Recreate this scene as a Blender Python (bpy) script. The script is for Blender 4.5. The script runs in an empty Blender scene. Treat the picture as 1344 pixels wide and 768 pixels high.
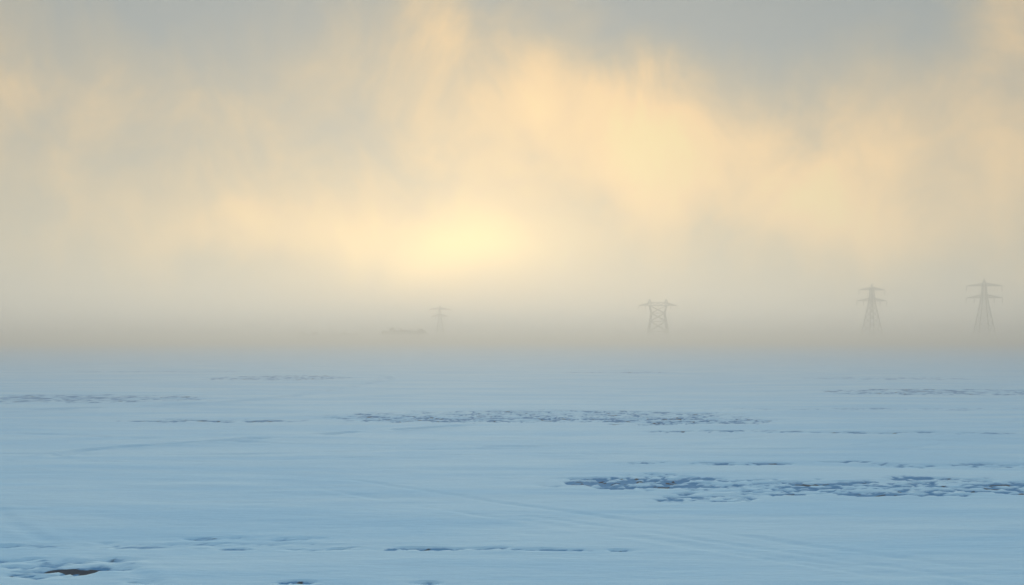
import bpy, math, random
import numpy as np
from mathutils import Vector

random.seed(4); rng=np.random.default_rng(7)
scene=bpy.context.scene
scene.view_settings.view_transform='Standard'
scene.view_settings.look='None'
scene.view_settings.exposure=0
SUN_EL=math.radians(7.0); SUN_AZ=math.radians(-3.0)   # azimuth from +Y, positive to +X
CAM_H=3.5

# ------------------------------------------------------------ camera
cd=bpy.data.cameras.new("camera"); cam=bpy.data.objects.new("camera",cd)
scene.collection.objects.link(cam); scene.camera=cam
cam.location=(0,0,CAM_H); cam.rotation_euler=(math.radians(90),0,0)
cd.sensor_width=36; cd.lens=36*1164/1344; cd.shift_y=59/1344
cd.clip_start=0.1; cd.clip_end=12000

# ------------------------------------------------------------ node helper
class NT:
    def __init__(s,nt): s.nt=nt; s.n=nt.nodes; s.l=nt.links
    def node(s,t,**k):
        n=s.n.new(t)
        for a,b in k.items(): setattr(n,a,b)
        return n
    def set(s,inp,v):
        if isinstance(v,bpy.types.NodeSocket): s.l.new(v,inp)
        else: inp.default_value=v
    def m(s,op,a,b=0.0,c=0.0,clamp=False):
        n=s.node('ShaderNodeMath',operation=op,use_clamp=clamp)
        s.set(n.inputs[0],a); s.set(n.inputs[1],b); s.set(n.inputs[2],c)
        return n.outputs[0]
    def mix(s,f,a,b):
        n=s.node('ShaderNodeMix',data_type='RGBA')
        s.set(n.inputs[0],f); s.set(n.inputs[6],a); s.set(n.inputs[7],b)
        return n.outputs[2]
    def smooth(s,v,a,b,lo=0.0,hi=1.0):
        n=s.node('ShaderNodeMapRange',interpolation_type='SMOOTHSTEP')
        s.set(n.inputs[0],v); n.inputs[1].default_value=a; n.inputs[2].default_value=b
        n.inputs[3].default_value=lo; n.inputs[4].default_value=hi
        return n.outputs[0]
    def noise(s,vec,scale,detail=4,rough=0.5,dist=0.0):
        n=s.node('ShaderNodeTexNoise')
        s.set(n.inputs['Vector'],vec); n.inputs['Scale'].default_value=scale
        n.inputs['Detail'].default_value=detail; n.inputs['Roughness'].default_value=rough
        n.inputs['Distortion'].default_value=dist
        return n.outputs['Fac']
    def comb(s,x,y,z):
        n=s.node('ShaderNodeCombineXYZ'); s.set(n.inputs[0],x); s.set(n.inputs[1],y); s.set(n.inputs[2],z)
        return n.outputs[0]

# ------------------------------------------------------------ world: sky + sunlit cloud veil
w=bpy.data.worlds.new("World"); scene.world=w; w.use_nodes=True
w.cycles.sampling_method='MANUAL'; w.cycles.sample_map_resolution=512
t=NT(w.node_tree); t.n.clear()
out=t.node('ShaderNodeOutputWorld')
sky=t.node('ShaderNodeTexSky',sky_type='NISHITA'); sky.sun_disc=False
sky.sun_elevation=SUN_EL; sky.sun_rotation=SUN_AZ
sky.air_density=1.0; sky.dust_density=1.0
tc=t.node('ShaderNodeTexCoord'); sep=t.node('ShaderNodeSeparateXYZ')
t.l.new(tc.outputs['Generated'],sep.inputs[0])
az=t.m('MULTIPLY',t.m('ARCTAN2',sep.outputs[0],sep.outputs[1]),57.2958)
el=t.m('MULTIPLY',t.m('ARCSINE',sep.outputs[2]),57.2958)
P=t.comb(t.m('MULTIPLY',az,0.11),t.m('MULTIPLY',el,0.09),0.0)
nn=t.node('ShaderNodeTexNoise'); t.l.new(P,nn.inputs['Vector']); nn.inputs['Scale'].default_value=1; nn.inputs['Detail'].default_value=5
sp2=t.node('ShaderNodeSeparateColor'); t.l.new(nn.outputs['Color'],sp2.inputs[0])
n1=sp2.outputs[0]; n2=sp2.outputs[1]
P3=t.comb(t.m('MULTIPLY',az,0.17),t.m('MULTIPLY',el,0.13),7.0)
n3=t.noise(P3,1.0,7,0.58,0.4)
azw=t.m('ADD',az,t.m('MULTIPLY',t.m('SUBTRACT',n1,0.5),10.0))
elw=t.m('ADD',el,t.m('MULTIPLY',t.m('SUBTRACT',n2,0.5),7.0))
def lobe(a,e,sa,se,amp):
    da=t.m('MULTIPLY',t.m('SUBTRACT',azw,a),1/sa); de=t.m('MULTIPLY',t.m('SUBTRACT',elw,e),1/se)
    r=t.m('MULTIPLY_ADD',da,da,t.m('MULTIPLY',de,de))
    return t.m('MULTIPLY',t.m('EXPONENT',t.m('MULTIPLY',r,-1.0)),amp)
lobes=[(-3,10.5,60,9,0.48),(3,15.5,6,4.0,0.46),(8,12,5,3,0.18),(-6.5,20,5,4,0.30),(16,10,8,4.0,0.36),(21,6.5,6,3,0.32),(-17,7.0,4.5,2,0.38),
       (-9,7.0,4,2,0.28),(31,9,6,5,0.30),(30,20,4,5,0.32),(-30,15,5,5,0.20),
       (-20,20,6,4.5,-0.30),(10,21.5,6,3.5,-0.32),(20,20.5,6,4,-0.24)]
s_=None
for L in lobes:
    v=lobe(*L); s_=v if s_ is None else t.m('ADD',s_,v)
s_=t.m('ADD',s_,t.m('MULTIPLY',t.m('SUBTRACT',n3,0.5),0.9))
ramp=t.node('ShaderNodeValToRGB'); t.l.new(s_,ramp.inputs[0])
cr=ramp.color_ramp; cr.interpolation='B_SPLINE'
cr.elements[0].position=0.0; cr.elements[0].color=(0.24,0.30,0.34,1)
cr.elements[1].position=1.0; cr.elements[1].color=(1.25,0.78,0.31,1)
e=cr.elements.new(0.35); e.color=(0.40,0.37,0.29,1)
e=cr.elements.new(0.65); e.color=(0.80,0.55,0.28,1)
azs=t.m('ADD',az,t.m('MULTIPLY',t.m('SUBTRACT',n3,0.5),15.0))
els=t.m('ADD',el,t.m('MULTIPLY',t.m('SUBTRACT',n1,0.5),4.0))
da=t.m('MULTIPLY',t.m('SUBTRACT',azs,-3.4),1/5.6); de=t.m('MULTIPLY',t.m('SUBTRACT',els,5.7),1/2.3)
glow=t.m('EXPONENT',t.m('MULTIPLY',t.m('ADD',t.m('MULTIPLY',da,da),t.m('MULTIPLY',de,de)),-1.0))
cloud=t.mix(t.m('MULTIPLY',glow,0.50,clamp=True),ramp.outputs[0],(2.2,1.45,0.45,1))
oh=t.smooth(el,20,42)
cloud=t.mix(oh,cloud,(0.33,0.55,0.74,1))
bgc=t.node('ShaderNodeBackground'); t.l.new(cloud,bgc.inputs[0]); bgc.inputs[1].default_value=1.0
bgs=t.node('ShaderNodeBackground'); t.l.new(sky.outputs[0],bgs.inputs[0]); bgs.inputs[1].default_value=0.10
mx=t.node('ShaderNodeMixShader'); mx.inputs[0].default_value=0.85
t.l.new(bgs.outputs[0],mx.inputs[1]); t.l.new(bgc.outputs[0],mx.inputs[2]); t.l.new(mx.outputs[0],out.inputs[0])

# ------------------------------------------------------------ sun
sd=bpy.data.lights.new("sun",'SUN'); sun=bpy.data.objects.new("sun",sd); scene.collection.objects.link(sun)
sd.energy=4.5; sd.angle=math.radians(12); sd.color=(1.0,0.88,0.62)
dirv=Vector((math.sin(SUN_AZ)*math.cos(SUN_EL),math.cos(SUN_AZ)*math.cos(SUN_EL),math.sin(SUN_EL)))
sun.rotation_euler=dirv.to_track_quat('Z','Y').to_euler()

# ------------------------------------------------------------ numpy noise
def vnoise(x,y,seed):
    xi=np.floor(x).astype(np.int64); yi=np.floor(y).astype(np.int64)
    fx=x-xi; fy=y-yi
    fx=fx*fx*fx*(fx*(fx*6-15)+10); fy=fy*fy*fy*(fy*(fy*6-15)+10)
    def h(a,b):
        v=(a*374761393+b*668265263+seed*1442695041)&0xffffffff
        v=((v^(v>>13))*1274126177)&0xffffffff
        v=(v^(v>>16))&0xffff
        return v/65535.0
    a=h(xi,yi); b=h(xi+1,yi); c=h(xi,yi+1); d=h(xi+1,yi+1)
    return (a*(1-fx)+b*fx)*(1-fy)+(c*(1-fx)+d*fx)*fy
def fbm(x,y,seed,oct=4,gain=0.5):
    s=0;a=1;tot=0
    for i in range(oct):
        s=s+a*vnoise(x*2**i+17.3*i,y*2**i-9.1*i,seed+i); tot+=a; a*=gain
    return s/tot
def sstep(v,a,b):
    q=np.clip((v-a)/(b-a),0,1); return q*q*(3-2*q)

# ------------------------------------------------------------ snow field
nx=1250; k=np.linspace(-1,1,nx)
A=6.9; xs=np.sinh(k*A)/np.sinh(A)*4000
core=np.linspace(-1,1,nx)*18
xs=np.sign(k)*np.maximum(np.abs(xs),np.abs(core)*1.0)
xs=np.sort(xs)
ny_n=950
ys=np.concatenate([[-4000,-1500,-500,-150,-50,-15,0,5,8],np.geomspace(10.5,600,ny_n),[750,1000,1400,2000,3000,4000]])
X,Y=np.meshgrid(xs,ys); x=X.ravel(); y=Y.ravel()
far=1-sstep(np.abs(x)+np.abs(y),300,700)
z=(fbm(x*0.035,y*0.05,3,3)-0.5)*0.22*far
z+=(fbm(x*0.16,y*0.8,11,4)-0.5)*0.040*far
z+=(fbm(x*0.7,y*3.6,21,4)-0.5)*0.016*far
crust_and_shade=np.zeros_like(x); soil_and_shade=np.zeros_like(x); press=np.zeros_like(x)
patches=[(8.8,20.8,8.6,1.1,1.0,.62),(14.5,20.8,6,1.3,1.0,.68),(4.3,19.1,1.3,.45,.95,.70),(3.3,21.6,2.6,.75,1.0,.73),(7.5,19.8,3.2,.5,.9,.6),
 (1.0,40.2,10.5,3.6,.85,.64),(6.8,37.9,5.0,1.6,.9,.72),(-2.8,38.3,5.2,1.6,.85,.68),
 (-12.6,37.6,4.6,.8,.85,.74),(8.0,33.2,3.5,.6,.8,.62),(14,32.6,5,.4,.75,.62),
 (-26,51,10,3.6,.8,.68),(-20,76,7,5,.75,.68),(11,88,6.5,1.6,.7,.72),(29,57.5,10,4,.85,.69),(32,76,9,3,.6,.6),(-36,90,12,2.5,.5,.6),
 (3.8,24.6,1.0,.25,.9,.6),(6.4,24.5,1.5,.4,1.0,.8),(9.3,24.9,.9,.2,.8,.65),(12.3,24.4,2.8,.45,.8,.6),  # second mark in this row is a wedge-shaped shadow painted into the colour
 (20,43.5,12,.7,.5,.5),
 (-6.4,14.8,3.4,.28,.55,.42),(-2.5,14.55,3.0,.11,.95,.55),(0.3,14.5,1.9,.08,.9,.52),(-7.2,13.5,2.2,.7,.6,.44),(-4.4,15.3,1.5,.18,.5,.48),
 (-6.7,12.95,.6,.34,1.3,.98),(-5.95,13.3,.42,.17,1.4,1.0),(-5.3,12.65,.33,.11,1.2,.92),(-3.1,12.6,.28,.12,1.4,1.0),(-1.25,12.6,.17,.09,1.4,1.0)]
wx=(fbm(x*0.9,y*1.2,41,4)-0.5); wy=(fbm(x*0.6+50,y*1.0,51,4)-0.5)
tex=fbm(x*1.3,y*3.4,61,5,0.62)
tex2=fbm(x*4.5,y*7.5,71,4,0.65)
for cx,cy,rx,ry,st,den in patches:
    q=np.abs(x-cx)<rx*1.7+1; q&=np.abs(y-cy)<ry*2.2+1; idx=np.nonzero(q)[0]
    xx=x[idx]; yy=y[idx]
    dx=(xx-cx+wx[idx]*min(rx,2)*0.8)/rx; dy=(yy-cy+wy[idx]*min(ry,1.5)*1.8)/ry
    r=np.sqrt(dx*dx+dy*dy); m=1-sstep(r,0.75,1.12)
    c=m*sstep(tex[idx]*0.55+tex2[idx]*0.45,0.66-den*0.28*m,0.71-den*0.28*m)
    crust_and_shade[idx]=np.maximum(crust_and_shade[idx],c*st)
    s=m*sstep(tex2[idx]*0.5+tex[idx]*0.5,0.83-den*0.32,0.89-den*0.32)*st
    soil_and_shade[idx]=np.maximum(soil_and_shade[idx],s)
    press[idx]=np.maximum(press[idx],m)
crust_and_shade=np.clip(crust_and_shade,0,1.3)
z-=crust_and_shade*0.06*(0.5+1.0*tex2)*far
z+=press*(tex2-0.5)*0.07
z+=press*(vnoise(x*2.5,y*4,91)-0.5)*0.08*np.clip(crust_and_shade*2,0,1)
def track(pts,gauge,width,depth,breaks=0.0):
    global z,crust_and_shade
    pts=np.array(pts,float)
    P=[]; n=len(pts)
    for i in range(n-1):
        p0=pts[max(i-1,0)];p1=pts[i];p2=pts[i+1];p3=pts[min(i+2,n-1)]
        for u in np.linspace(0,1,10,endpoint=False):
            P.append(0.5*((2*p1)+(-p0+p2)*u+(2*p0-5*p1+4*p2-p3)*u*u+(-p0+3*p1-3*p2+p3)*u**3))
    P.append(pts[-1]); P=np.array(P)
    best=np.full(x.shape,1e9)
    for a,b in zip(P[:-1],P[1:]):
        lo=np.minimum(a,b)-gauge-1; hi=np.maximum(a,b)+gauge+1
        q=np.nonzero((x>lo[0])&(x<hi[0])&(y>lo[1])&(y<hi[1]))[0]
        if len(q)==0: continue
        d=b-a; L=d@d; u=np.clip(((x[q]-a[0])*d[0]+(y[q]-a[1])*d[1])/L,0,1)
        dd=np.hypot(x[q]-a[0]-u*d[0],y[q]-a[1]-u*d[1])
        best[q]=np.minimum(best[q],dd)
    q=np.nonzero(best<gauge+1)[0]; b=best[q]
    br=sstep(fbm(x[q]*.6,y[q]*.6,101,4),0.30,0.62)
    b=b+(fbm(x[q]*1.5,y[q]*1.5,111,3)-.5)*width*1.2
    g=np.exp(-((b-gauge/2)/width)**2)
    rim=np.exp(-((b-gauge/2-width*1.9)/width)**2)
    z[q]+=(-g*depth+rim*depth*0.35)*br
    crust_and_shade[q]=np.maximum(crust_and_shade[q],g*0.14*br)  # groove darkened in colour: shallow snow, plus shading that diffuse light leaves weak
track([(-4.2,21),(-1.5,18.8),(1.0,16.9),(2.8,15.7),(4.6,14.4),(6.7,12.9),(9.5,10.8)],1.3,.10,.016)
track([(0.3,17.0),(3,15.2),(5.6,13.4),(8,11.4)],0.4,.08,.014)
track([(-13,24),(-13.2,27),(-10,30),(-5,33.5),(-1,36.5),(2,39)],0,.24,.075,1)
track([(-30,40),(-16,48),(-12,60),(-11,78),(-22,90)],0,.35,.09,1)
track([(-13,21),(-9,16.2),(-6.5,14.0),(-5,12.5)],0,.12,.02,1)
track([(14,30),(9,27),(0,27.2),(-9,25.5),(-18,26)],1.5,.12,.018,1)
track([(-20,33),(-6,29),(4,29),(14,34),(30,40)],0,.2,.025,1)
nyv=len(ys)
verts=np.stack([x,y,z],1).astype(np.float32)
ii=np.arange(nx-1)[None,:]+np.arange(nyv-1)[:,None]*nx
f=np.stack([ii,ii+1,ii+1+nx,ii+nx],-1).reshape(-1)
me=bpy.data.meshes.new("snow_field")
me.vertices.add(len(verts)); me.vertices.foreach_set("co",verts.ravel())
nf=len(f)//4; me.loops.add(len(f)); me.loops.foreach_set("vertex_index",f.astype(np.int32))
me.polygons.add(nf); me.polygons.foreach_set("loop_start",np.arange(0,len(f),4,dtype=np.int32))
me.polygons.foreach_set("use_smooth",np.ones(nf,dtype=bool))
me.update(calc_edges=True)
for nm,arr in (("crust_and_shade",crust_and_shade),("soil_and_shade",soil_and_shade)):
    at=me.attributes.new(nm,'FLOAT','POINT'); at.data.foreach_set("value",arr.astype(np.float32))
snow=bpy.data.objects.new("snow_field",me); scene.collection.objects.link(snow)

mat=bpy.data.materials.new("snow"); mat.use_nodes=True; t=NT(mat.node_tree)
b=t.n['Principled BSDF']; geo=t.node('ShaderNodeNewGeometry'); pos=geo.outputs['Position']
mp=t.node('ShaderNodeMapping'); t.l.new(pos,mp.inputs[0]); mp.inputs['Scale'].default_value=(0.10,0.5,1)
nA=t.noise(mp.outputs[0],1.0,6,0.6,0.6)
ac=t.node('ShaderNodeAttribute',attribute_name='crust_and_shade').outputs['Fac']
asl=t.node('ShaderNodeAttribute',attribute_name='soil_and_shade').outputs['Fac']
col=t.mix(t.smooth(nA,0.35,0.65),(0.53,0.76,0.90,1),(0.65,0.83,0.92,1))
mp3=t.node('ShaderNodeMapping'); t.l.new(pos,mp3.inputs[0]); mp3.inputs['Scale'].default_value=(5,9,5)
nB=t.noise(mp3.outputs[0],1.0,5,0.65)
cf=t.smooth(t.m('ADD',ac,t.m('MULTIPLY',t.m('SUBTRACT',nB,0.5),0.9)),0.12,0.85)
col=t.mix(cf,col,(0.12,0.33,0.55,1))
sf=t.smooth(t.m('ADD',asl,t.m('MULTIPLY',t.m('SUBTRACT',nB,0.5),1.2)),0.35,0.75)
col=t.mix(sf,col,(0.035,0.055,0.08,1))
t.l.new(col,b.inputs['Base Color']); b.inputs['Roughness'].default_value=1.0
b.inputs['Specular IOR Level'].default_value=0.03
bn=t.node('ShaderNodeBump'); bn.inputs['Strength'].default_value=0.5; bn.inputs['Distance'].default_value=0.03
mp2=t.node('ShaderNodeMapping'); t.l.new(pos,mp2.inputs[0]); mp2.inputs['Scale'].default_value=(1.0,4.5,1)
t.l.new(t.noise(mp2.outputs[0],2.0,6,0.6),bn.inputs['Height']); t.l.new(bn.outputs[0],b.inputs['Normal'])
me.materials.append(mat)

# ------------------------------------------------------------ fog: dense ground layer and thinner layer above it
def fog(name,z0,z1,dens):
    fm=bpy.data.materials.new(name); fm.use_nodes=True; t=NT(fm.node_tree); t.n.clear()
    o=t.node('ShaderNodeOutputMaterial'); vs=t.node('ShaderNodeVolumeScatter')
    vs.inputs['Color'].default_value=(1.0,0.99,0.95,1); vs.inputs['Density'].default_value=dens; vs.inputs['Anisotropy'].default_value=0.33
    t.l.new(vs.outputs[0],o.inputs['Volume'])
    S=3900
    v=[(a,b_,c) for c in (z0,z1) for a,b_ in ((-S,-S),(S,-S),(S,S),(-S,S))]
    f_=[(0,3,2,1),(4,5,6,7),(0,1,5,4),(1,2,6,5),(2,3,7,6),(3,0,4,7)]
    m=bpy.data.meshes.new(name); m.from_pydata(v,[],f_); m.materials.append(fm)
    scene.collection.objects.link(bpy.data.objects.new(name,m))
fog("ground_fog",-2,5,0.0064)
fog("fog_bank",5.01,45,0.0024)

# ------------------------------------------------------------ lattice towers
steel=bpy.data.materials.new("galvanised_steel"); steel.use_nodes=True; t=NT(steel.node_tree)
b=t.n['Principled BSDF']; g=t.node('ShaderNodeNewGeometry')
t.l.new(t.mix(t.noise(g.outputs['Position'],0.8,3),(0.20,0.21,0.22,1),(0.30,0.31,0.32,1)),b.inputs['Base Color'])
b.inputs['Roughness'].default_value=0.6; b.inputs['Metallic'].default_value=0.3
class Lat:
    def __init__(s): s.v=[]; s.f=[]
    def bar(s,a,b,r):
        a=Vector(a); b=Vector(b); d=(b-a)
        if d.length<1e-4: return
        d.normalize(); u=d.cross(Vector((0,0,1))) if abs(d.z)<0.95 else d.cross(Vector((1,0,0)))
        u.normalize(); w_=d.cross(u); n=len(s.v)
        for p in (a,b):
            for (i,j) in ((1,1),(-1,1),(-1,-1),(1,-1)):
                s.v.append(p+u*r*i+w_*r*j)
        s.f+= [(n,n+1,n+5,n+4),(n+1,n+2,n+6,n+5),(n+2,n+3,n+7,n+6),(n+3,n,n+4,n+7),(n+3,n+2,n+1,n),(n+4,n+5,n+6,n+7)]
    def body(s,levels,rl,rb,cx=0):
        def c(l): zz,hx,hy=l; return [(cx+hx,hy,zz),(cx-hx,hy,zz),(cx-hx,-hy,zz),(cx+hx,-hy,zz)]
        for l0,l1 in zip(levels[:-1],levels[1:]):
            A_=c(l0);B_=c(l1)
            for i in range(4):
                j=(i+1)%4
                s.bar(A_[i],B_[i],rl); s.bar(A_[i],B_[j],rb); s.bar(A_[j],B_[i],rb); s.bar(B_[i],B_[j],rb)
    def arm(s,z0,half,bx,by,dz,r,n=5,up=True):
        for sg in (1,-1):
            tip=Vector((sg*half,0,z0))
            r0=[Vector((sg*bx,by,z0)),Vector((sg*bx,-by,z0))]
            r1=[Vector((sg*bx,by,z0+dz)),Vector((sg*bx,-by,z0+dz))]
            for q in r0+r1: s.bar(q,tip,r)
            for yy in (0,1):
                prev=r1[yy]
                for i in range(1,n):
                    u=i/n
                    lo=r0[yy].lerp(tip,u); hi=r1[yy].lerp(tip,u)
                    s.bar(prev,lo,r*.7); s.bar(lo,hi,r*.7); prev=hi
            for i in range(1,n):
                u=i/n; s.bar(r0[0].lerp(tip,u),r0[1].lerp(tip,u),r*.7)
    def ins(s,px,z0,L=3.0):
        n=8
        s.bar((px,0,z0),(px,0,z0-L),0.07)
        for i in range(n):
            zz=z0-0.4-i*(L-0.6)/n
            s.bar((px,0,zz),(px,0,zz-0.12),0.2)
    def obj(s,name,loc,rz):
        m=bpy.data.meshes.new(name); m.from_pydata([tuple(q) for q in s.v],[],s.f); m.materials.append(steel)
        o=bpy.data.objects.new(name,m); o.location=loc; o.rotation_euler=(0,0,rz); scene.collection.objects.link(o); return o
def suspension(loc,rz,h=37.2,a1=9.6,a2=9.8,th=1.0,name="transmission_tower"):
    L=Lat()
    zs=[0,6,11.5,16,20,23.5,26.3]
    lv=[]
    for zz in zs:
        u=zz/26.3; hw=5.8+(1.35-5.8)*(u**0.8)
        lv.append((zz,hw,hw))
    L.body(lv,0.16*th,0.08*th)
    L.body([(26.3,1.35,1.35),(28.2,1.2,1.2),(30.5,1.05,1.05),(32.7,.95,.95),(34.2,.85,.85)],0.14*th,0.075*th)
    L.arm(26.3,a2,1.3,1.3,1.9,0.11*th)
    L.arm(33.2,a1,.9,.9,1.6,0.11*th)
    for sy in (1,-1):
        for sx in (1,-1): L.bar((sx*.85,sy*.85,34.2),(0,0,h),0.12*th)
    for px in (-a2,-a2*.55,a2*.55,a2): L.ins(px,26.3)
    for px in (-a1,a1): L.ins(px,33.2)
    return L.obj(name,loc,rz)
suspension((271,509,-.1),math.radians(-8),th=1.0)
suspension((224,552,-.1),math.radians(12),a1=9.0,a2=10.4,th=0.95)
o=suspension((-52,640,-.1),math.radians(5),a1=11,a2=8,th=1.4); o.scale=(.72,.72,.72)
# broad angle tower: wide-legged braced body, waist, flared head, one long cross-arm with twin peaks
L=Lat()
L.body([(0,8.2,3.4),(8,7.0,2.8),(15.5,5.9,2.2),(21.5,5.0,1.7),(27,6.4,1.3)],0.27,0.21)
for sy in (1.3,-1.3):
    L.bar((-6.4,sy,29),(6.4,sy,29),.2)
    pts=np.linspace(-6.4,6.4,7)
    for i in range(6):
        a,b_=(27,29) if i%2==0 else (29,27)
        L.bar((pts[i],sy,a),(pts[i+1],sy,b_),.12)
    for cx in (-6.2,6.2):
        L.bar((cx-1.1,sy,29),(cx,0,31.8),.18); L.bar((cx+1.1,sy,28.6),(cx,0,31.8),.18)
L.arm(27,14.4,6.4,1.3,2.0,.18)
for px in (-14.4,-9.5,0,9.5,14.4): L.ins(px,27,2.5)
L.obj("angle_transmission_tower",(107,650,-.1),math.radians(6))

# ------------------------------------------------------------ distant tree mass
V=[];F=[]
def leafblob(cx,cy,cz,r,h,n):
    for _ in range(n):
        u=rng.normal(size=3); u/=np.linalg.norm(u); rr=rng.uniform(.35,1)**.6
        p=np.array([cx+u[0]*r*rr,cy+u[1]*r*rr,cz+u[2]*h*rr]); s=rng.uniform(.25,.6)
        a=rng.normal(size=3); a/=np.linalg.norm(a); b_=np.cross(a,rng.normal(size=3)); b_/=np.linalg.norm(b_)
        k0=len(V); V.extend([tuple(p+a*s),tuple(p+b_*s),tuple(p-a*s),tuple(p-b_*s)]); F.append((k0,k0+1,k0+2,k0+3))
def trunk(cx,cy,h,r):
    k0=len(V)
    for zz,rr in ((-.2,r),(h,r*.4)):
        for i in range(6): V.append((cx+math.cos(i*1.047)*rr,cy+math.sin(i*1.047)*rr,zz))
    for i in range(6): F.append((k0+i,k0+(i+1)%6,k0+6+(i+1)%6,k0+6+i))
def trees(x0,x1,y0,hmin,hmax,n):
    for i in range(n):
        cx=rng.uniform(x0,x1); cy=y0+rng.uniform(-10,10); h=rng.uniform(hmin,hmax)
        trunk(cx,cy,h*.8,.2)
        for j in range(4):
            leafblob(cx+rng.normal()*h*.16,cy+rng.normal()*h*.16,h*rng.uniform(.45,.85),h*.24,h*.2,45)
trees(-100,-67,680,7,11,32)
trees(-162,-118,680,5,8,28)
trees(-67,120,740,3,5.5,50)
m=bpy.data.meshes.new("distant_tree_line"); m.from_pydata(V,[],F)
lm=bpy.data.materials.new("winter_foliage"); lm.use_nodes=True; t=NT(lm.node_tree)
b=t.n['Principled BSDF']; g=t.node('ShaderNodeNewGeometry')
t.l.new(t.mix(t.noise(g.outputs['Position'],0.5,3),(0.05,0.06,0.06,1),(0.12,0.12,0.11,1)),b.inputs['Base Color']); b.inputs['Roughness'].default_value=.9
m.materials.append(lm)
scene.collection.objects.link(bpy.data.objects.new("distant_tree_line",m))
